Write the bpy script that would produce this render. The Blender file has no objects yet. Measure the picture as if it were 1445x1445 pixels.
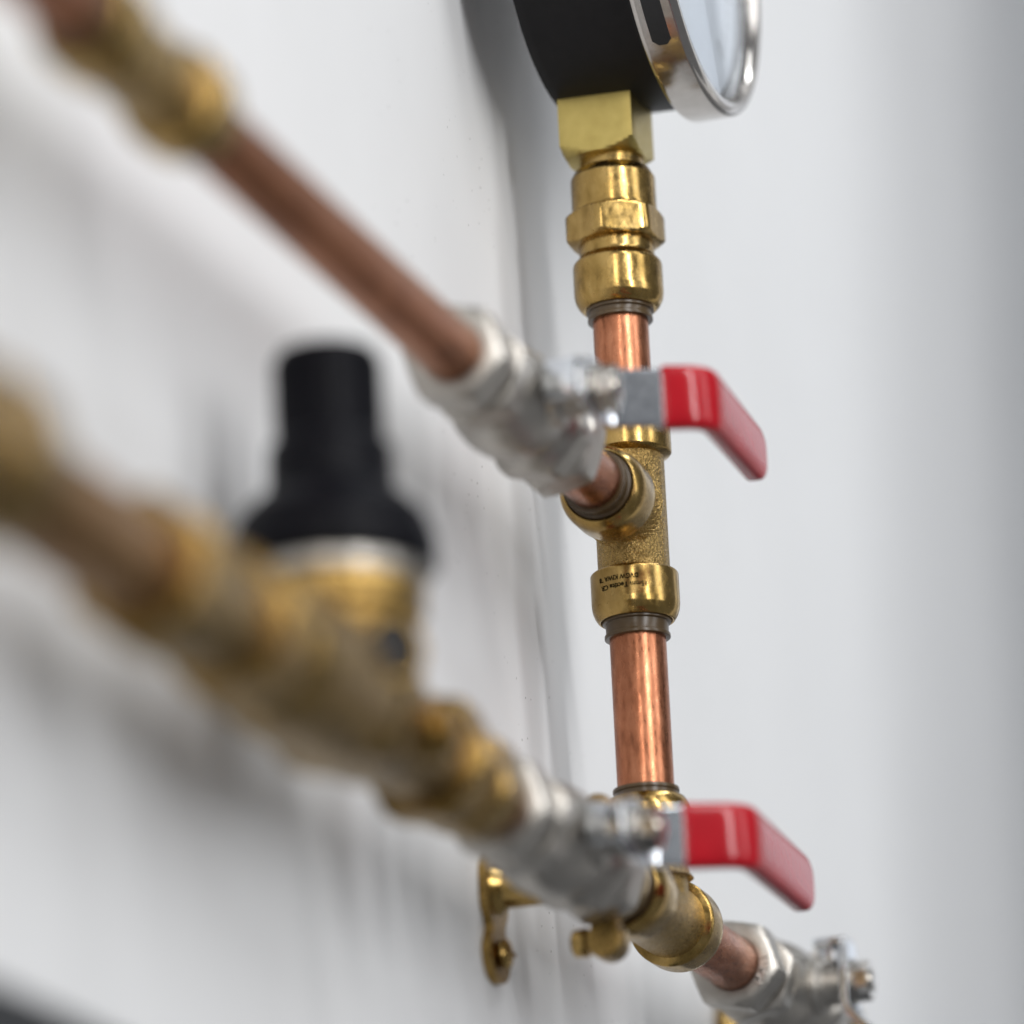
import bpy, bmesh, math, random
from mathutils import Matrix, Vector
random.seed(4)
R = math.radians
MM = 0.001
SC = bpy.context.scene
COL = SC.collection

# ------------------------------------------------------------------ camera
# x runs along the wall (away from the camera), -y points out of the wall, z is up; millimetres below, metres in the scene
F_PX, IMG = 7000.0, 1445.0
TH, PI_, RO = R(17.5), R(17.1), R(2.7)
DEPTH = F_PX / 5.3
T0 = (890.5, 727.0)
fh = Vector((math.cos(TH), math.sin(TH), 0)); rt = Vector((math.sin(TH), -math.cos(TH), 0)); zz = Vector((0, 0, 1))
fw = fh * math.cos(PI_) + zz * math.sin(PI_)
up = -fh * math.sin(PI_) + zz * math.cos(PI_)
c_, s_ = math.cos(RO), math.sin(RO)
cx = rt * c_ - up * s_
cy = rt * s_ + up * c_
x0 = (T0[0] - IMG / 2) / F_PX * DEPTH
y0 = -(T0[1] - IMG / 2) / F_PX * DEPTH
loc = -(cx * x0 + cy * y0 + fw * DEPTH)
cam_d = bpy.data.cameras.new('camera'); cam = bpy.data.objects.new('camera', cam_d); COL.objects.link(cam)
m = Matrix((cx, cy, -fw)).transposed().to_4x4(); m.translation = loc * MM
cam.matrix_world = m
cam_d.sensor_width = 24; cam_d.lens = 24 * F_PX / IMG
cam_d.clip_start = 0.05; cam_d.clip_end = 50
cam_d.dof.use_dof = True
cam_d.dof.focus_distance = (DEPTH - 7) * MM
cam_d.dof.aperture_fstop = 2.9
SC.camera = cam

# ------------------------------------------------------------------ light of the room
w = bpy.data.worlds.new('World'); SC.world = w; w.use_nodes = True
bg = w.node_tree.nodes['Background']
bg.inputs[0].default_value = (0.92, 0.95, 1.0, 1); bg.inputs[1].default_value = 0.19

def lamp(name, pos, size, power, axis, col=(1, 0.97, 0.93), aim=(0, 0, 0)):
    d = bpy.data.lights.new(name, 'AREA'); d.shape = 'RECTANGLE'
    d.size = size[0] * MM; d.size_y = size[1] * MM; d.energy = power; d.color = col
    o = bpy.data.objects.new(name, d); COL.objects.link(o)
    p = Vector(pos); z = (p - Vector(aim)).normalized()
    y = Vector(axis); y = (y - z * y.dot(z)).normalized(); x = y.cross(z)
    mm = Matrix((x, y, z)).transposed().to_4x4(); mm.translation = p * MM
    o.matrix_world = mm
    return o
lamp('lamp_key', (-1420, -1500, 760), (150, 2400), 37, (-0.24, 0, 1), (0.985, 0.99, 1))
lamp('lamp_front', (-330, -1900, 800), (480, 2200), 13, (-0.24, 0, 1), (0.97, 0.985, 1))
lamp('lamp_behind', (-2100, -420, 500), (200, 1200), 8, (0, 0, 1), (1, 0.97, 0.93))
lamp('lamp_ceiling', (300, -900, 2000), (1200, 160), 10, (0, 1, 0), (0.93, 0.97, 1))
lamp('lamp_fill', (3200, -1150, 900), (1500, 2200), 12, (0, 0, 1), (0.88, 0.93, 1.0))  # added soft panel, brightens reflections in the gauge lens and red grips

SC.view_settings.view_transform = 'Standard'; SC.view_settings.look = 'None'
SC.view_settings.exposure = 0.0; SC.view_settings.gamma = 1
SC.render.engine = 'CYCLES'

# ------------------------------------------------------------------ materials
def mat(name):
    mt = bpy.data.materials.new(name); mt.use_nodes = True
    nt = mt.node_tree
    return mt, nt, nt.nodes['Principled BSDF']
def N(nt, kind, **kw):
    n = nt.nodes.new(kind)
    for k, v in kw.items():
        if k in n.inputs: n.inputs[k].default_value = v
        else: setattr(n, k, v)
    return n
def coords(nt, scale=(1, 1, 1)):
    tc = N(nt, 'ShaderNodeTexCoord'); mp = N(nt, 'ShaderNodeMapping')
    mp.inputs['Scale'].default_value = scale
    nt.links.new(tc.outputs['Object'], mp.inputs['Vector'])
    return mp.outputs['Vector']
def noise(nt, vec, scale, detail=4, rough=0.55):
    n = N(nt, 'ShaderNodeTexNoise'); n.inputs['Scale'].default_value = scale
    n.inputs['Detail'].default_value = detail; n.inputs['Roughness'].default_value = rough
    nt.links.new(vec, n.inputs['Vector']); return n.outputs['Fac']
def ramp(nt, fac, stops):
    r = N(nt, 'ShaderNodeValToRGB'); cr = r.color_ramp
    while len(cr.elements) < len(stops): cr.elements.new(0.5)
    for e, (p, c) in zip(cr.elements, stops):
        e.position = p; e.color = c if len(c) == 4 else (*c, 1)
    nt.links.new(fac, r.inputs['Fac']); return r.outputs['Color']
def bump(nt, bs, fac, strength, dist):
    b = N(nt, 'ShaderNodeBump'); b.inputs['Strength'].default_value = strength; b.inputs['Distance'].default_value = dist
    nt.links.new(fac, b.inputs['Height']); nt.links.new(b.outputs['Normal'], bs.inputs['Normal'])
def g(v): return (v, v, v)

def metal(name, cols, rough, nscale, bump_s=0.0, bscale=0.0, stretch=(1, 1, 1), bdist=0.0001):
    mt, nt, bs = mat(name)
    v = coords(nt, stretch)
    f = noise(nt, v, nscale, 5, 0.6)
    lo = noise(nt, coords(nt), 75, 3, 0.6)
    mixf = N(nt, 'ShaderNodeMix'); mixf.inputs['Factor'].default_value = 0.40
    nt.links.new(f, mixf.inputs[2]); nt.links.new(lo, mixf.inputs[3]); f = mixf.outputs[0]
    nt.links.new(ramp(nt, f, cols), bs.inputs['Base Color'])
    bs.inputs['Metallic'].default_value = 1
    f2 = noise(nt, v, nscale * 2.3, 4, 0.6)
    nt.links.new(ramp(nt, f2, [(0.3, g(rough[0])), (0.7, g(rough[1]))]), bs.inputs['Roughness'])
    if bump_s:
        bump(nt, bs, noise(nt, v, bscale, 2, 0.5), bump_s, bdist)
    return mt
M = {}
M['brass'] = metal('polished_brass', [(0.30, (0.13, 0.078, 0.022)), (0.43, (0.35, 0.225, 0.070)), (0.56, (0.45, 0.30, 0.105)), (0.72, (0.56, 0.385, 0.15))], (0.15, 0.32), 240, 0.15, 1100, (1, 1, 0.6), 0.00006)
M['cast_brass'] = metal('cast_brass', [(0.26, (0.13, 0.08, 0.028)), (0.42, (0.34, 0.225, 0.08)), (0.62, (0.48, 0.325, 0.12))], (0.22, 0.36), 420, 1.0, 1700, (1, 1, 1), 0.0008)
M['dark_brass'] = metal('dark_brass', [(0.32, (0.10, 0.06, 0.017)), (0.48, (0.30, 0.19, 0.06)), (0.66, (0.46, 0.30, 0.10))], (0.22, 0.36), 200, 0.5, 1500, (1, 1, 1), 0.0004)  # darker cast brass, paints in the dark surroundings that the regulator mirrors
M['block_brass'] = metal('milled_brass', [(0.3, (0.47, 0.36, 0.115)), (0.7, (0.56, 0.44, 0.15))], (0.32, 0.42), 300)
M['copper'] = metal('copper_tube', [(0.30, (0.17, 0.062, 0.032)), (0.45, (0.40, 0.155, 0.08)), (0.70, (0.59, 0.255, 0.14))], (0.22, 0.42), 520, 0.16, 2600, (1, 1, 0.28), 0.00005)
M['dull_copper'] = metal('tarnished_copper', [(0.30, (0.20, 0.08, 0.04)), (0.5, (0.42, 0.175, 0.085)), (0.70, (0.50, 0.225, 0.115))], (0.34, 0.48), 160, 0.12, 1700, (1, 1, 0.4), 0.00005)
M['brown_brass'] = metal('brown_brass', [(0.30, (0.16, 0.08, 0.03)), (0.5, (0.33, 0.18, 0.07)), (0.70, (0.42, 0.24, 0.095))], (0.34, 0.48), 160, 0.12, 1700, (1, 1, 0.4), 0.00005)
M['nickel'] = metal('satin_nickel', [(0.3, (0.38, 0.355, 0.32)), (0.7, (0.54, 0.51, 0.465))], (0.33, 0.46), 240, 0.15, 1200, (1, 1, 1), 0.00008)
M['chrome'] = metal('zinc_plate', [(0.3, (0.52, 0.54, 0.57)), (0.7, (0.64, 0.66, 0.69))], (0.12, 0.20), 300)
M['bright_nickel'] = metal('bright_nickel', [(0.3, (0.46, 0.435, 0.40)), (0.7, (0.56, 0.53, 0.49))], (0.14, 0.24), 300)
M['lit_nickel'] = metal('lit_nickel', [(0.3, (0.66, 0.64, 0.60)), (0.7, (0.74, 0.72, 0.68))], (0.45, 0.55), 300)  # paler nickel, painted-in light on the edges of the raised letters
M['steel'] = metal('polished_steel', [(0.3, (0.46, 0.43, 0.40)), (0.7, (0.56, 0.53, 0.50))], (0.12, 0.22), 200)
def plain(name, col, rough, coat=0.0, spec=0.5, var=0.15, nscale=300):
    mt, nt, bs = mat(name)
    f = noise(nt, coords(nt), nscale, 4)
    a = tuple(x * (1 - var) for x in col); b = tuple(x * (1 + var) for x in col)
    nt.links.new(ramp(nt, f, [(0.3, a), (0.7, b)]), bs.inputs['Base Color'])
    bs.inputs['Roughness'].default_value = rough
    bs.inputs['Coat Weight'].default_value = coat; bs.inputs['Coat Roughness'].default_value = 0.12
    bs.inputs['Specular IOR Level'].default_value = spec
    return mt
M['collet'] = plain('brown_plastic', (0.075, 0.046, 0.018), 0.30)
M['red'] = plain('red_vinyl', (0.38, 0.006, 0.013), 0.17, 0.0, 0.36, 0.08, 120)
M['black'] = plain('black_plastic', (0.004, 0.004, 0.006), 0.42, 0, 0.08)
M['black_paint'] = plain('black_painted_steel', (0.0075, 0.007, 0.0075), 0.5, 0, 0.2)
M['flat_black'] = plain('matte_black', (0.012, 0.012, 0.013), 0.6)  # flat black for the painted-in bezel reflection and the port shade
M['dial'] = plain('white_dial', (0.80, 0.81, 0.83), 0.5, 0, 0.5, 0.01)
M['ink'] = plain('black_ink', (0.012, 0.009, 0.004), 0.9, 0, 0.0)
M['dark_board'] = plain('dark_grey_board', (0.045, 0.047, 0.05), 0.6)
mt, nt, bs = mat('clear_glass')
tr = N(nt, 'ShaderNodeBsdfTransparent'); gl = N(nt, 'ShaderNodeBsdfGlossy', Roughness=0.03); lw = N(nt, 'ShaderNodeLayerWeight', Blend=0.5); pw = N(nt, 'ShaderNodeMath', operation='POWER'); pw.inputs[1].default_value = 5; fr = N(nt, 'ShaderNodeMath', operation='MULTIPLY_ADD'); fr.inputs[1].default_value = 0.95; fr.inputs[2].default_value = 0.04; nt.links.new(lw.outputs['Facing'], pw.inputs[0]); nt.links.new(pw.outputs[0], fr.inputs[0]); mxs = N(nt, 'ShaderNodeMixShader')
nt.links.new(ramp(nt, noise(nt, coords(nt), 60), [(0, (0.95, 0.97, 1)), (1, (0.97, 0.99, 1))]), tr.inputs['Color'])
nt.links.new(fr.outputs[0], mxs.inputs[0]); nt.links.new(tr.outputs[0], mxs.inputs[1]); nt.links.new(gl.outputs[0], mxs.inputs[2])
nt.links.new(mxs.outputs[0], nt.nodes['Material Output'].inputs['Surface'])
M['glass'] = mt
# wall: white laminate with faint mottling and dirt specks
mt, nt, bs = mat('white_wall')
v = coords(nt)
base = ramp(nt, noise(nt, v, 14, 5), [(0.3, (0.765, 0.765, 0.765)), (0.7, (0.80, 0.80, 0.80))])
vo = N(nt, 'ShaderNodeTexVoronoi'); vo.inputs['Scale'].default_value = 420; nt.links.new(v, vo.inputs['Vector'])
sp = ramp(nt, vo.outputs['Distance'], [(0.10, g(1)), (0.17, g(0))])
sep = N(nt, 'ShaderNodeSeparateColor'); nt.links.new(vo.outputs['Color'], sep.inputs[0])
pick = ramp(nt, sep.outputs[0], [(0.80, g(0)), (0.82, g(1))])
patch = ramp(nt, noise(nt, v, 22, 3), [(0.46, g(0)), (0.60, g(0.8))])
def mul(a, b):
    q = N(nt, 'ShaderNodeMath', operation='MULTIPLY'); nt.links.new(a, q.inputs[0]); nt.links.new(b, q.inputs[1]); return q.outputs[0]
fac = mul(mul(sp, pick), patch)
mx = N(nt, 'ShaderNodeMix', data_type='RGBA'); nt.links.new(fac, mx.inputs['Factor']); nt.links.new(base, mx.inputs[6]); mx.inputs[7].default_value = (0.12, 0.11, 0.09, 1)
nt.links.new(mx.outputs[2], bs.inputs['Base Color'])
bs.inputs['Roughness'].default_value = 0.55; bs.inputs['Specular IOR Level'].default_value = 0.35
bump(nt, bs, noise(nt, v, 300, 3), 0.05, 0.0002)
M['wall'] = mt

# ------------------------------------------------------------------ mesh helpers (all in millimetres)
AX = {'Z': Matrix.Identity(4), '-Z': Matrix.Rotation(math.pi, 4, 'X'),
      'X': Matrix.Rotation(math.pi / 2, 4, 'Y'), '-X': Matrix.Rotation(-math.pi / 2, 4, 'Y'),
      '-Y': Matrix.Rotation(math.pi / 2, 4, 'X'), 'Y': Matrix.Rotation(-math.pi / 2, 4, 'X')}
def T(x, y, z): return Matrix.Translation((x, y, z))
def rounded(prof, rad):
    """round each inner corner of an (t, r) profile"""
    out = [prof[0]]
    for i in range(1, len(prof) - 1):
        p0, p1, p2 = Vector(prof[i - 1]), Vector(prof[i]), Vector(prof[i + 1])
        a, b = (p0 - p1), (p2 - p1)
        if a.length < 1e-6 or b.length < 1e-6: out.append(tuple(p1)); continue
        k = min(rad, a.length * 0.45, b.length * 0.45)
        s, e = p1 + a.normalized() * k, p1 + b.normalized() * k
        for q in range(4):
            t = q / 3
            out.append(tuple(s * (1 - t) ** 2 + p1 * 2 * t * (1 - t) + e * t * t))
    out.append(prof[-1]); return out
def lathe(bm, prof, mtx=None, seg=56, rad=0.35, close=True):
    prof = list(prof)
    if close: prof = [(prof[0][0], 0.0)] + prof + [(prof[-1][0], 0.0)]
    if rad: prof = rounded(prof, rad)
    mtx = mtx or Matrix.Identity(4); rings = []
    for t, r in prof:
        if r < 1e-5: rings.append([bm.verts.new(mtx @ Vector((0, 0, t)))])
        else: rings.append([bm.verts.new(mtx @ Vector((r * math.cos(2 * math.pi * i / seg), r * math.sin(2 * math.pi * i / seg), t))) for i in range(seg)])
    for a, b in zip(rings, rings[1:]):
        if len(a) == 1 and len(b) == 1: continue
        for i in range(seg):
            j = (i + 1) % seg
            if len(a) == 1: bm.faces.new((a[0], b[j], b[i]))
            elif len(b) == 1: bm.faces.new((a[i], a[j], b[0]))
            else: bm.faces.new((a[i], a[j], b[j], b[i]))
def nut(bm, sides, af, z0, z1, mtx=None, rot=0.0, cham=0.35, hole=0.0, both=True, seg=72, slope=0.58):
    """polygonal prism whose end corners are turned off on a cone"""
    mtx = mtx or Matrix.Identity(4)
    ap = af / 2; rmax = ap / math.cos(math.pi / sides)
    h = z1 - z0; dz = (rmax - ap + cham) * slope
    zs = [z0] + [z0 + dz * k / 4 for k in range(1, 5)] + [z1 - dz * k / 4 for k in (4, 3, 2, 1)] + [z1]
    if not both: zs = [z0] + [z0 + dz * k / 4 for k in range(1, 5)] + [z1]
    rings = []
    def rr(th, z):
        t = (th + math.pi / sides) % (2 * math.pi / sides) - math.pi / sides
        sq = ap / math.cos(t) - 0.25 * max(0, (abs(t) / (math.pi / sides)) ** 12)
        cone = ap - cham + (z - z0) / slope
        if both: cone = min(cone, ap - cham + (z1 - z) / slope)
        return min(sq, cone)
    for z in zs:
        rings.append([bm.verts.new(mtx @ Vector((rr(2 * math.pi * i / seg, z) * math.cos(2 * math.pi * i / seg + rot), rr(2 * math.pi * i / seg, z) * math.sin(2 * math.pi * i / seg + rot), z))) for i in range(seg)])
    for a, b in zip(rings, rings[1:]):
        for i in range(seg):
            j = (i + 1) % seg; bm.faces.new((a[i], a[j], b[j], b[i]))
    for ring, z, fl in ((rings[0], z0, True), (rings[-1], z1, False)):
        if hole:
            inn = [bm.verts.new(mtx @ Vector((hole * math.cos(2 * math.pi * i / seg + rot), hole * math.sin(2 * math.pi * i / seg + rot), z))) for i in range(seg)]
            dp = [bm.verts.new(mtx @ Vector((hole * math.cos(2 * math.pi * i / seg + rot), hole * math.sin(2 * math.pi * i / seg + rot), z + (3 if fl else -3)))) for i in range(seg)]
            for i in range(seg):
                j = (i + 1) % seg
                bm.faces.new((inn[i], inn[j], ring[j], ring[i]) if fl else (ring[i], ring[j], inn[j], inn[i]))
                bm.faces.new((dp[i], dp[j], inn[j], inn[i]) if fl else (inn[i], inn[j], dp[j], dp[i]))
        else:
            bm.faces.new(ring[::-1] if fl else ring)
def box(bm, x0, x1, y0, y1, z0, z1, bev=0.4, mtx=None):
    mtx = mtx or Matrix.Identity(4)
    t = bmesh.new(); bmesh.ops.create_cube(t, size=1)
    for v in t.verts: v.co = Vector(((x0 + x1) / 2 + v.co.x * (x1 - x0), (y0 + y1) / 2 + v.co.y * (y1 - y0), (z0 + z1) / 2 + v.co.z * (z1 - z0)))
    if bev: bmesh.ops.bevel(t, geom=t.edges[:], offset=bev, segments=2, affect='EDGES', profile=0.5)
    merge(bm, t, mtx)
def merge(bm, t, mtx):
    vm = {v: bm.verts.new(mtx @ v.co) for v in t.verts}
    for f in t.faces: bm.faces.new([vm[v] for v in f.verts])
    t.free()
def sweep(bm, path, width, thick, mtx=None, power=6.0, n=28):
    """sweep a rounded rectangle along a path of (along, out) points; width(s), thick(s) for s in 0..1; width runs along local z"""
    mtx = mtx or Matrix.Identity(4)
    P = [Vector(p) for p in path]; L = [0]
    for a, b in zip(P, P[1:]): L.append(L[-1] + (b - a).length)
    rings = []
    for i, p in enumerate(P):
        t = (P[min(i + 1, len(P) - 1)] - P[max(i - 1, 0)]).normalized(); nn = Vector((-t.y, t.x))
        s = L[i] / L[-1]; hw, ht = width(s) / 2, thick(s) / 2; ring = []
        for k in range(n):
            a = 2 * math.pi * k / n
            ca, sa = math.cos(a), math.sin(a)
            e = 2 / power
            u = hw * math.copysign(abs(ca) ** e, ca); q = ht * math.copysign(abs(sa) ** e, sa)
            xy = p + nn * q
            ring.append(bm.verts.new(mtx @ Vector((xy.x, -xy.y, u))))
        rings.append(ring)
    for a, b in zip(rings, rings[1:]):
        for i in range(n):
            j = (i + 1) % n; bm.faces.new((a[i], a[j], b[j], b[i]))
    bm.faces.new(rings[0][::-1]); bm.faces.new(rings[-1])
def bend_path(pts, rad, step=1.0):
    out = [Vector(pts[0])]
    for i in range(1, len(pts) - 1):
        p0, p1, p2 = Vector(pts[i - 1]), Vector(pts[i]), Vector(pts[i + 1])
        a, b = p0 - p1, p2 - p1; k = min(rad, a.length * .48, b.length * .48)
        s, e = p1 + a.normalized() * k, p1 + b.normalized() * k
        for q in range(9):
            t = q / 8; out.append(s * (1 - t) ** 2 + p1 * 2 * t * (1 - t) + e * t * t)
    out.append(Vector(pts[-1]))
    res = []
    for a, b in zip(out, out[1:]):
        k = max(1, int((b - a).length / step))
        res += [a + (b - a) * (q / k) for q in range(k)]
    return res + [out[-1]]

def obj(name, bm, material, parent=None, ang=32, label=None):
    bmesh.ops.recalc_face_normals(bm, faces=bm.faces[:])
    for v in bm.verts: v.co *= MM
    me = bpy.data.meshes.new(name); bm.to_mesh(me); bm.free()
    me.materials.append(material)
    me.polygons.foreach_set('use_smooth', [True] * len(me.polygons)); me.set_sharp_from_angle(angle=R(ang))
    o = bpy.data.objects.new(name, me); COL.objects.link(o)
    if parent: o.parent = parent
    if label: o['label'] = label
    return o
def thing(name, label, cat, loc=(0, 0, 0), rot=(0, 0, 0), group=None):
    o = bpy.data.objects.new(name, None); COL.objects.link(o); o.empty_display_size = 0.01
    o.location = Vector(loc) * MM; o.rotation_euler = rot
    o['label'] = label; o['category'] = cat
    if group: o['group'] = group
    return o
def tag(o, label, cat, group=None):
    o['label'] = label; o['category'] = cat
    if group: o['group'] = group
    return o
def structure(o): o['kind'] = 'structure'; return o
def glyphs(txt, size, bold=0.012):
    """flat text as triangles in mm: list of verts, list of faces"""
    cu = bpy.data.curves.new('lettering', 'FONT'); cu.body = txt; cu.size = size; cu.offset = size * bold; cu.resolution_u = 3
    t = bpy.data.objects.new('lettering', cu); COL.objects.link(t)
    dg = bpy.context.evaluated_depsgraph_get(); dg.update()
    me = bpy.data.meshes.new_from_object(t.evaluated_get(dg))
    vs = [v.co.copy() for v in me.vertices]; fs = [tuple(p.vertices) for p in me.polygons]
    bpy.data.objects.remove(t); bpy.data.curves.remove(cu); bpy.data.meshes.remove(me)
    return vs, fs

Z1 = -107.5          # height of the lower pipe run; the upper run is z = 0
WALL = 31.0

# ------------------------------------------------------------------ the wall: two white sheets that meet on a slightly crooked seam
def sheet(name, pts, dy=0.0):
    bm = bmesh.new()
    fr = [bm.verts.new((x, WALL + dy, z)) for x, z in pts]; bk = [bm.verts.new((x, WALL + 12, z)) for x, z in pts]
    bm.faces.new(fr); bm.faces.new(bk[::-1])
    for i in range(len(pts)):
        j = (i + 1) % len(pts); bm.faces.new((fr[i], bk[i], bk[j], fr[j]))
    return structure(obj(name, bm, M['wall']))
BOT = -187
def seam(z): return -15 + (146 - z) * 0.245
sheet('wall_sheet', [(-1500, BOT), (seam(BOT) - 0.15, BOT), (seam(1200) - 0.15, 1200), (-1500, 1200)])
sheet('wall_sheet', [(seam(BOT) + 0.15, BOT), (3200, BOT), (3200, 1200), (seam(1200) + 0.15, 1200)], 0.7)
bm = bmesh.new(); box(bm, -1500, 3200, WALL + 6, WALL + 30, -420, BOT - 1.5, 1.0)
structure(obj('wall_base', bm, M['dark_board']))

# made-up white post out of view on the right, added to shade the wall
bm = bmesh.new(); box(bm, 335, 640, -290, -195, -420, 1200, 4, Matrix.Rotation(R(5), 4, 'Y'))
structure(obj('shade_post', bm, M['wall']))

# ------------------------------------------------------------------ copper tubes
def tube(a, b, label, horizontal=False, z=0.0, m_='copper', r=7.5):
    bm = bmesh.new()
    lathe(bm, [(a, r), (b, r)], None, 64, 0.4)
    o = obj('copper_pipe', bm, M[m_])
    o['label'] = label; o['category'] = 'pipe'
    if r > 8: o.name = 'brass_pipe'
    else: o['group'] = 'copper pipes between the fittings'
    if horizontal: o.rotation_euler = (0, math.pi / 2, 0)
    o.location = (0, 0, z * MM)
    return o
tube(24, 66, 'short vertical copper pipe directly under the coupling of the pressure gauge')
tube(-95, -24, 'vertical copper pipe between the two brass tees')
tube(-318, -140, 'long blurred copper pipe running down to the upper silver valve', True, 0, 'dull_copper')
tube(-70, -24, 'copper stub between the upper silver valve and the upper brass tee', True)
tube(-54, -24, 'copper stub in the brass ring clip, between lower silver valve and tee', True, Z1)
tube(24, 84, 'copper stub between the lower brass tee and the valve without red grip', True, Z1)
tube(-430, -350, 'thick blurred golden brown pipe left of the brass pressure regulator at the picture edge', True, Z1, 'brown_brass', 11.0)
tube(-520, -356, 'copper pipe end beyond the brass coupling, top left corner', True, 0, 'dull_copper')
tube(-145, -122, 'short copper stub between the pressure regulator and the lower red lever valve', True, Z1, 'dull_copper')

# ------------------------------------------------------------------ push-fit tees
COLLAR = [(15.6, 9.3), (16.4, 11.3), (16.9, 11.75), (25.0, 11.75), (26.6, 11.55), (28.2, 11.0), (29.6, 10.1), (29.7, 9.6), (28.9, 9.3)]
COLLET = [(28.0, 9.15), (30.2, 9.15), (30.3, 8.35), (33.2, 8.3), (33.3, 8.75), (34.3, 8.75), (34.4, 7.9)]
def tee(label, loc, rot, text=False):
    t = thing('pipe_tee', label, 'pipe tee', loc, rot, 'brass push-fit tees')
    bm = bmesh.new()
    lathe(bm, [(-17, 9.6), (17, 9.6)], None, 72, 0)
    lathe(bm, [(0, 9.6), (17, 9.6)], AX['-X'], 72, 0)
    # fillet between run and branch
    lathe(bm, [(8.0, 11.2), (9.0, 10.4), (10.4, 9.9), (12, 9.62)], AX['-X'], 72, 0)
    obj('body', bm, M['cast_brass'], t)
    for ax in ('Z', '-Z', '-X'):
        bm = bmesh.new(); lathe(bm, COLLAR, AX[ax], 72, 0.3); c = obj('collar', bm, M['brass'], t)
        if text and ax == '-Z':
            bm = bmesh.new(); rr = 11.80
            for txt, size, a0, zt, wd in (('15mm Tectite CR', 1.95, 15.5, -21.7, 66), ('DVGW KIWA *8', 1.85, 4.0, -19.4, 57)):
                vs, fs = glyphs(txt, size, 0.03)
                wx = max(v.x for v in vs); k = R(wd) / wx
                nv = []
                for v in vs:
                    a = R(197.5 + a0) - v.x * k; nv.append(bm.verts.new((rr * math.cos(a), rr * math.sin(a), zt - v.y * 0.98)))
                for f in fs: bm.faces.new([nv[i] for i in f])
            obj('print', bm, M['ink'], c)
        bm = bmesh.new(); lathe(bm, [(q - (2.0 if not text and ax == '-X' else 0), r_) for q, r_ in COLLET], AX[ax], 64, 0.15); obj('collet', bm, M['collet'], t)
    return t
tee('brass tee with black printed lettering, behind the upper silver valve', (0, 0, 0), (0, 0, 0), True)
tee('brass tee at the foot of the vertical pipe, lying on its side', (0, 0, Z1), (0, math.pi / 2, 0))

# ------------------------------------------------------------------ coupling under the gauge
t = thing('pipe_coupling', 'brass coupling with hexagon middle, standing under the pressure gauge block', 'pipe coupling', (0, 0, 52))
bm = bmesh.new()
lathe(bm, [(32, 10.4), (32.5, 11.0), (34.2, 11.5), (43.2, 11.5), (45.6, 10.2), (45.8, 8.7), (49.5, 8.7)], None, 72, 0.3)
obj('socket', bm, M['brass'], t)
bm = bmesh.new(); nut(bm, 6, 24.0, 24.2, 33.6, None, R(26), 0.7); obj('hexagon', bm, M['brass'], t)
bm = bmesh.new()
lathe(bm, [(25, 10.2), (21.2, 10.2), (20.4, 10.4), (18.8, 11.9), (18.0, 12.1), (10.2, 12.1), (8.4, 11.8), (6.7, 10.9), (5.8, 10.0)], None, 72, 0.3)
obj('collar', bm, M['brass'], t)
bm = bmesh.new(); lathe(bm, [(7, 9.2), (5.0, 9.2), (4.9, 8.5), (3.6, 8.4), (3.5, 8.8), (2.5, 8.8)], None, 64, 0.15); obj('collet', bm, M['collet'], t)

# ------------------------------------------------------------------ pressure gauge
GX, GZ, NR = -3.0, 166.0, 50.0
t = thing('pressure_gauge', 'round black pressure gauge with steel bezel at the top of the vertical pipe', 'pressure gauge', (GX, 0, GZ))
bm = bmesh.new()
lathe(bm, [(-14, 46.5), (-13.4, 48.6), (-11, 49.6), (18, 50.6), (20, 51.4), (21, 51.4)], AX['-Y'], 128, 0.8)
obj('case', bm, M['black_paint'], t)
bm = bmesh.new()
lathe(bm, [(19.2, 51.5), (19.2, 54.2), (20.2, 54.8), (30.2, 54.8), (31.3, 54.2), (31.8, 53.0), (31.6, 51.0), (30.0, 49.6), (27.6, 49.2), (27.6, 48.0)], AX['-Y'], 160, 0.5, False)
bz = obj('bezel', bm, M['steel'], t)
bm = bmesh.new()        # dark reflection in the bezel band, shaped as a thin black strip
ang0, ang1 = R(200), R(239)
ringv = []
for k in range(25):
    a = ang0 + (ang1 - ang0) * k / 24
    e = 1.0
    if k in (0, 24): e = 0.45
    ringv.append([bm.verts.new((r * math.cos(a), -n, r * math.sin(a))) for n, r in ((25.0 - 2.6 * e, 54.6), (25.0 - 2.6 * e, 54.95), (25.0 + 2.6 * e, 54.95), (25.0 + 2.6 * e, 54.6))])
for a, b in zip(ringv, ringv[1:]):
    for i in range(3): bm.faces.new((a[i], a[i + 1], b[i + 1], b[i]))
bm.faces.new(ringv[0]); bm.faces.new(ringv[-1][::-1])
obj('dark_reflection', bm, M['flat_black'], bz)
bm = bmesh.new(); lathe(bm, [(25.2, 48.6), (25.8, 48.6)], AX['-Y'], 96, 0.1); dl = obj('dial', bm, M['dial'], t)
bm = bmesh.new()
for k in range(41):
    a = R(225 - 270 * k / 40); l = 6 if k % 5 == 0 else 3
    ca, sa = math.cos(a), math.sin(a); wd = 0.5 if k % 5 == 0 else 0.25
    q = [(42 - l, -wd), (42, -wd), (42, wd), (42 - l, wd)]
    bm.faces.new([bm.verts.new((r * ca - s * sa, -25.86, r * sa + s * ca)) for r, s in q])
obj('scale', bm, M['ink'], dl)
bm = bmesh.new(); sweep(bm, [(-10, 0), (0, 0), (36, 0)], lambda s: 3.0 * (1 - s) + 0.5, lambda s: 0.5, AX['-Y'] @ T(0, 0, 0) @ Matrix.Rotation(R(225), 4, 'Z') @ Matrix.Rotation(R(90), 4, 'X') @ T(0, 0, 0))
bmesh.ops.translate(bm, verts=bm.verts[:], vec=(0, -26.8, 0)); obj('needle', bm, M['black'], t)
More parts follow.
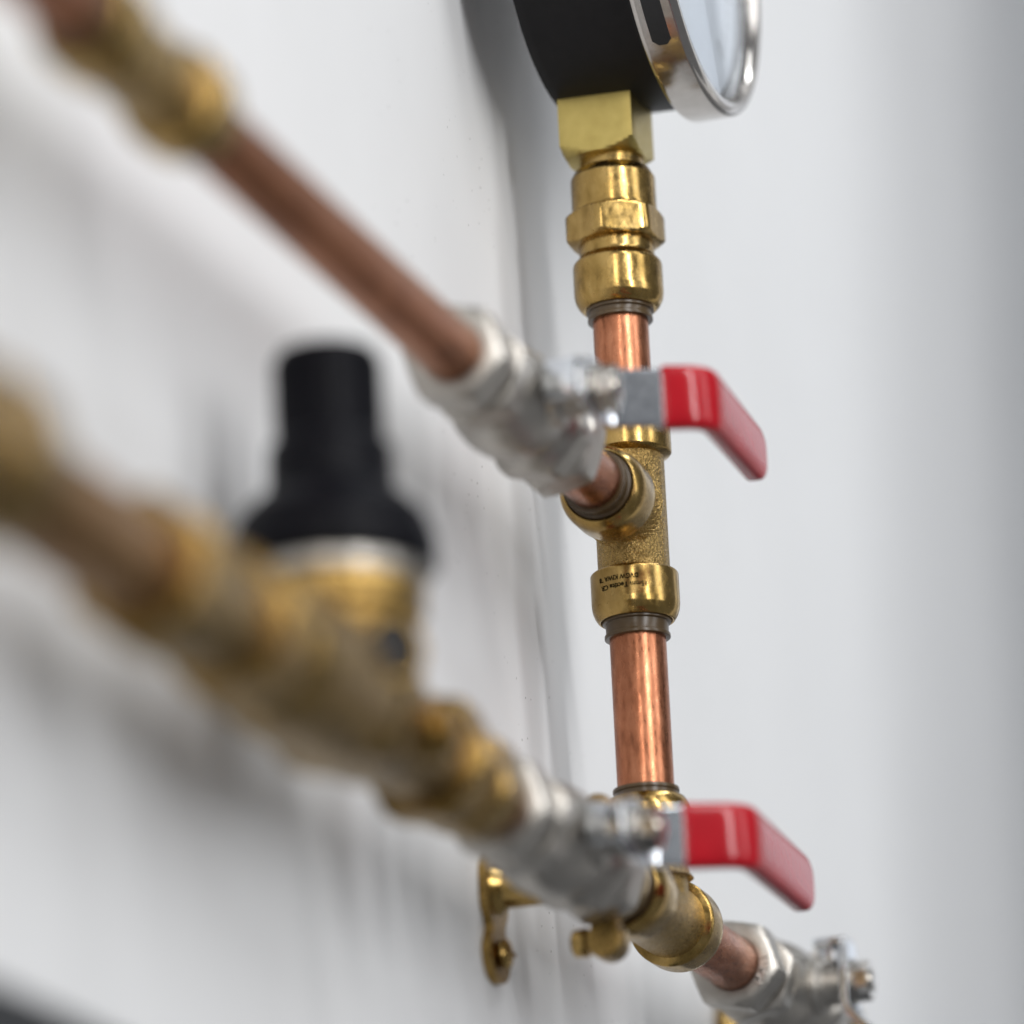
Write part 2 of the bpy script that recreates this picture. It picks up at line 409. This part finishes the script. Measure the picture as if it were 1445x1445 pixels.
bm = bmesh.new(); lathe(bm, [(28.2, 50.5), (30.0, 50.5)], AX['-Y'], 128, 0.2); obj('lens', bm, M['glass'], t)
bm = bmesh.new(); nut(bm, 4, 21.0, -65.2, -46.0, None, math.pi / 4 * 0, 0.0, 0, False, 96, 0.62)
bmesh.ops.translate(bm, verts=bm.verts[:], vec=(-GX, 1.2, 0)); obj('stem_block', bm, M['block_brass'], t)

# ------------------------------------------------------------------ lever ball valves
def valve(label, loc, lever_rot, text=False, grip_len=58, flat=24.0, bend_along=19.0, out=46.0, grip=True, bare=9.0):
    t = thing('ball_valve', label, 'ball valve', loc, (0, 0, 0), 'silver lever valves')
    bm = bmesh.new()
    half = [(0, 14.2), (4, 13.9), (8, 13.0), (11.5, 11.6), (13.5, 10.8), (16, 10.6), (17, 11.2), (19.5, 12.2), (20, 12.6)]
    lathe(bm, [(-t_, r) for t_, r in half[::-1]] + half[1:], AX['X'], 72, 0)
    for s in (1, -1):
        nut(bm, 6, 24.6, 19.5, 28.6, AX['X' if s > 0 else '-X'], R(12), 0.2)
        lathe(bm, [(28, 9.4), (33, 9.4)], AX['X' if s > 0 else '-X'], 48, 0)
    lathe(bm, [(8, 8.6), (14.2, 8.2), (14.8, 7.2), (15.4, 6.2), (20.4, 5.9), (20.9, 5.2)], AX['-Y'], 56, 0.3)
    obj('body', bm, M['nickel'], t)
    for s in ('X', '-X'):
        bm = bmesh.new(); nut(bm, 6, 23.4, -43.0, -31.4, AX[s], R(12), 1.2, 7.75)
        nb = obj('compression_nut', bm, M['nickel'], t)
        if text and s == 'X':
            bm = bmesh.new()
            vs, fs = glyphs('15MM', 3.3)
            cxm = (max(v.x for v in vs) + min(v.x for v in vs)) / 2
            for zz_ in (0.0,):
                nv = []; nb_ = []
                for v in vs:
                    a = R(18) + (v.x - cxm) / 9.2 ; rr = 8.35 + v.y * 0.95
                    yy, z_ = -rr * math.cos(a), rr * math.sin(a) * -1
                    nv.append(bm.verts.new((-43.8, yy, z_))); nb_.append(bm.verts.new((-42.9, yy, z_)))
                ed = {}
                for f in fs:
                    bm.faces.new([nv[i] for i in f])
                    for i in range(len(f)):
                        e = (f[i], f[(i + 1) % len(f)]); ed[e] = 1
                for (a_, b_) in ed:
                    if (b_, a_) not in ed: bm.faces.new((nv[a_], nv[b_], nb_[b_], nb_[a_]))
            obj('lettering', bm, M['lit_nickel'], nb)
    # lever: flat plate on the stem, cranked outwards, then a straight handle
    RL = Matrix.Rotation(lever_rot, 4, 'Y')
    bm = bmesh.new()
    P = bend_path([(-11.5, 22.2), (flat * 0.33, 22.2), (bend_along, out), (bend_along + 30, out - 1)], 3.0, 0.8)
    sweep(bm, P, lambda s: 15.0 * (1 - max(0, 0.10 - s) / 0.10 * 0.35), lambda s: 2.6, RL, 9)
    # stop tab folded back towards the valve body
    box(bm, -12.6, -10.0, -23.0, -13.5, -5.0, 5.0, 0.6, RL)
    box(bm, -10.2, -5.2, -19.5, -14.5, -3.2, 3.2, 0.4, RL)
    lv = obj('lever', bm, M['chrome'], t)
    if grip:
        bm = bmesh.new()
        s0 = 0.42
        pts = [(flat * 0.33, 22.2), (bend_along, out), (bend_along + grip_len, out - 2.0)]
        P = bend_path(pts, 5.5, 0.7)
        tot = sum((b - a).length for a, b in zip(P, P[1:])); acc = 0; Q = []
        for a, b in zip(P, P[1:]):
            if acc > bare: Q.append(a)
            acc += (b - a).length
        Q.append(P[-1]); Lq = sum((b - a).length for a, b in zip(Q, Q[1:]))
        def wid(s):
            d = (1 - s) * Lq; k = 7.0
            w_ = 16.4 - 1.8 * s
            if d < k: w_ *= math.sqrt(max(0.02, 1 - ((k - d) / k) ** 2.6))
            if s * Lq < 0.8: w_ -= 0.9 * (1 - s * Lq / 0.8)
            return w_
        def thk(s):
            d = (1 - s) * Lq; h_ = 5.8
            if d < 2.2: h_ *= math.sqrt(max(0.05, 1 - ((2.2 - d) / 2.2) ** 2))
            if s * Lq < 0.8: h_ -= 0.8 * (1 - s * Lq / 0.8)
            return h_
        # finer steps near the tip
        fin = []
        for a, b in zip(Q, Q[1:]):
            fin += [a, a + (b - a) * 0.5]
        fin.append(Q[-1])
        sweep(bm, fin, wid, thk, RL, 4.2, 40); obj('grip', bm, M['red'], lv)
    bm = bmesh.new()
    lathe(bm, [(23.4, 6.6), (24.4, 6.6)], AX['-Y'], 40, 0.2); nut(bm, 6, 10.4, 24.2, 28.6, AX['-Y'], R(4), 0.1); lathe(bm, [(28.4, 3.2), (29.2, 3.0), (29.5, 2.4)], AX['-Y'], 32, 0)
    obj('lever_nut', bm, M['bright_nickel'], t, 25)
    return t
valve('silver ball valve with red lever, in front of the upper brass tee', (-105, 0, 0), 0, False, 55, 24, 18, 46, True, 14.5)
valve('silver ball valve with blurred red lever, left of the lower brass tee', (-88, 0, Z1), 0, False, 64, 24, 18.5, 44.5)
valve('silver ball valve with bare lever pointing down, right of the lower tee', (118, 0, Z1), math.pi / 2, True, 58, 26, 33, 46, False)

# ------------------------------------------------------------------ brass ring clips that carry the lower run
def clip(label, x):
    t = thing('pipe_clip', label, 'pipe clip', (x, 0, Z1), (0, 0, 0), 'brass ring clips on the wall')
    bm = bmesh.new()
    lathe(bm, [(-4, 7.7), (-4, 10.3), (-3.2, 10.9), (3.2, 10.9), (4, 10.3), (4, 7.7)], AX['X'], 64, 0.3, False)
    obj('ring', bm, M['brass'], t)
    for s in (-1, 1):
        bm = bmesh.new()
        for yy in (-1, 1): box(bm, -4, 4, yy * 0.5 if yy > 0 else -3.6, 3.6 if yy > 0 else -0.5, min(s * 9.5, s * 18), max(s * 9.5, s * 18), 0.9)
        lathe(bm, [(-4.5, 4.7), (4.5, 4.7)], T(0, 0, s * 16.5) @ AX['X'], 32, 1.0)
        lg = obj('lug', bm, M['dark_brass'], t)
        bm = bmesh.new(); lathe(bm, [(-5, 2.2), (5.2, 2.2), (5.3, 3.8), (8.6, 3.5), (9.4, 2.2)], T(0, 0, s * 16.0) @ AX['Y'], 32, 0.3); obj('clamp_screw', bm, M['brass'], lg)
    bm = bmesh.new(); lathe(bm, [(10, 5.6), (13, 5.6), (13.6, 4.9), (26.0, 4.9), (28.6, 6.8)], AX['Y'], 48, 0.3); obj('arm', bm, M['brass'], t)
    bm = bmesh.new()
    # wall plate with a waist and two round ends
    out = []
    n = 64
    for k in range(n):
        a = 2 * math.pi * k / n
        z = 24.0 * math.sin(a); hw = 5.0 + 3.3 * math.cos(math.pi * z / 15.5)
        if abs(z) > 15.5: hw = max(0.0, math.sqrt(max(0, 1 - ((abs(z) - 15.5) / 8.5) ** 2))) * 8.0 * (0.45 + .55 * min(1, (24.0 - abs(z)) / 6)) if abs(z) > 20 else 8.0 - (abs(z) < 16) * 0.5
        out.append((math.copysign(hw, math.cos(a)) if abs(math.cos(a)) > 1e-6 else 0, z))
    shape = []
    for k in range(48):
        z = -24 + 48 * k / 47
        az = abs(z)
        hw = 8.3 - 3.6 * math.exp(-((az - 10.0) / 3.6) ** 2)
        if az > 16: hw = min(hw, math.sqrt(max(0.01, 1 - ((az - 16) / 8.05) ** 2)) * 8.2)
        shape.append((hw, z))
    outline = [(hw, z) for hw, z in shape] + [(-hw, z) for hw, z in shape[::-1]]
    a = [bm.verts.new((x_, 28.4, z)) for x_, z in outline]; b = [bm.verts.new((x_, WALL - 0.1, z)) for x_, z in outline]
    k = len(outline)
    for i in range(47): 
        bm.faces.new((a[i], a[i + 1], a[k - 2 - i], a[k - 1 - i])); bm.faces.new((b[k - 1 - i], b[k - 2 - i], b[i + 1], b[i]))
    for i in range(k): bm.faces.new((a[i], b[i], b[(i + 1) % k], a[(i + 1) % k]))
    pl = obj('wall_plate', bm, M['dark_brass'], t, 25)
    for s in (-1, 1):
        bm = bmesh.new(); lathe(bm, [(27.0 - 1.4 * 0, 4.2), (26.2, 3.6), (25.6, 2.2), (25.4, 0.8)], T(0, 0, s * 16.5) @ AX['Y'], 32, 0.1)
        box(bm, -3.2, 3.2, 25.3, 25.7, s * 16.5 - 0.5, s * 16.5 + 0.5, 0)
        lathe(bm, [(27.0, 4.2), (28.5, 3.0)], T(0, 0, s * 16.5) @ AX['Y'], 32, 0.1)
        obj('screw', bm, M['brass'], pl)
    return t
clip('brass ring clip screwed to the wall below the lower red lever valve', -42)
clip('brass ring clip mostly hidden behind the valve without red grip', 176)

# ------------------------------------------------------------------ brass coupling, top left
t = thing('pipe_coupling', 'strongly blurred brass coupling on the copper pipe near the top left corner', 'pipe coupling', (-336, 0, 0))
bm = bmesh.new(); lathe(bm, [(-32, 9.6), (16, 9.6)], AX['X'], 56, 0); obj('body', bm, M['cast_brass'], t)
for ax in ('X', '-X'):
    bm = bmesh.new(); lathe(bm, [(a - 7, r) for a, r in COLLAR], (T(-15, 0, 0) if ax == '-X' else T(0, 0, 0)) @ AX[ax], 64, 0.3); obj('collar', bm, M['brass'], t)
    bm = bmesh.new(); lathe(bm, [(a - 7, r) for a, r in COLLET], (T(-15, 0, 0) if ax == '-X' else T(0, 0, 0)) @ AX[ax], 56, 0.15); obj('collet', bm, M['collet'], t)

# ------------------------------------------------------------------ brass pressure regulator with a black adjusting cap
RX = -236
t = thing('pressure_regulator', 'large blurred brass pressure regulator with black adjusting cap on the lower run', 'pressure regulator', (RX, 0, Z1))
bm = bmesh.new()
lathe(bm, [(-56, 12.5), (-53, 12.5), (-52, 15.0), (-46, 16.2), (-34, 16.8), (-10, 16.6), (0, 16.0), (18, 15.0), (26, 13.5), (38, 12.0), (56, 11.5)], AX['X'], 64, 0.5)
lathe(bm, [(-15, 9.5), (-13.5, 13), (-6, 16.0), (0, 18.0), (14, 18.4), (15, 17.4), (17, 17.4), (18, 19.6), (25, 19.6), (26, 19.0)], None, 72, 0.5)
obj('body', bm, M['dark_brass'], t)
bm = bmesh.new(); lathe(bm, [(10, 7.0), (17.5, 7.0), (18, 6.4)], T(22, 0, -4) @ AX['-Y'], 48, 0.4); nut(bm, 6, 8.0, 17.5, 20.0, T(22, 0, -4) @ AX['-Y'], 0, 0.2); obj('gauge_plug', bm, M['dark_brass'], t)
A = Matrix.Rotation(R(237), 4, 'Z') @ T(0, 0, 7) @ AX['X']
bm = bmesh.new(); lathe(bm, [(14, 8.6), (20.2, 8.4), (21.0, 7.8), (21.0, 6.2), (19.0, 5.8)], A, 40, 0.3, False); gp = obj('gauge_port', bm, M['dark_brass'], t)
bm = bmesh.new(); lathe(bm, [(18.8, 5.9), (19.3, 5.9)], A, 32, 0.1); obj('port_shade', bm, M['flat_black'], gp)  # black disc painting in the shade inside the open port
for x_, s, af, l in ((54, 1, 28.0, 12), (-55, -1, 29.0, 14)):
    bm = bmesh.new(); nut(bm, 6, af, 0, l, T(x_, 0, 0) @ AX['X' if s > 0 else '-X'], R(8), 0.2); obj('union_nut', bm, M['dark_brass'], t)
for x_, s, r0, af in ((66, 1, 10.0, 23.5), (-69, -1, 11.4, 29.0)):
    bm = bmesh.new(); A = T(x_, 0, 0) @ AX['X' if s > 0 else '-X']
    lathe(bm, [(-1, r0 + 1), (12 if s > 0 else 30, r0 + 1)], A, 48, 0.3)
    nut(bm, 6, af, 12 if s > 0 else 30, 26 if s > 0 else 45, A, R(20), 0.6, 7.75 if s > 0 else 11.2); obj('compression_nut', bm, M['dark_brass'], t)
bm = bmesh.new()
lathe(bm, [(28.2, 21.6), (28.8, 22.8), (36, 22.6), (41, 20.8), (45.0, 16.8), (46.4, 15.0), (47.0, 14.2), (57.0, 13.8), (58.0, 12.9), (58.4, 12.0), (78, 11.4), (79.4, 10.6), (79.6, 9.4)], None, 72, 0.5)
for k in range(28):
    a = 2 * math.pi * k / 28
    box(bm, 11.1, 12.1, -0.55, 0.55, 60, 77, 0.15, Matrix.Rotation(a, 4, 'Z'))
obj('adjusting_cap', bm, M['black'], t)

bm = bmesh.new(); lathe(bm, [(24.6, 19.8), (25.0, 20.4), (28.0, 20.6), (28.6, 20.2)], None, 72, 0.3); obj('band', bm, M['nickel'], t)

# brass fitting cut by the left edge
t = thing('pipe_fitting', 'strongly blurred brass fitting cut off by the left picture edge', 'pipe fitting', (-425, 0, Z1))
bm = bmesh.new(); nut(bm, 6, 30, -14, 6, AX['X'], R(15), 0.5, 11.2); obj('compression_nut', bm, M['dark_brass'], t)
bm = bmesh.new(); lathe(bm, [(-13, 13), (-20, 13), (-21, 16.0), (-60, 16.0)], AX['X'], 56, 0.4); obj('body', bm, M['dark_brass'], t)
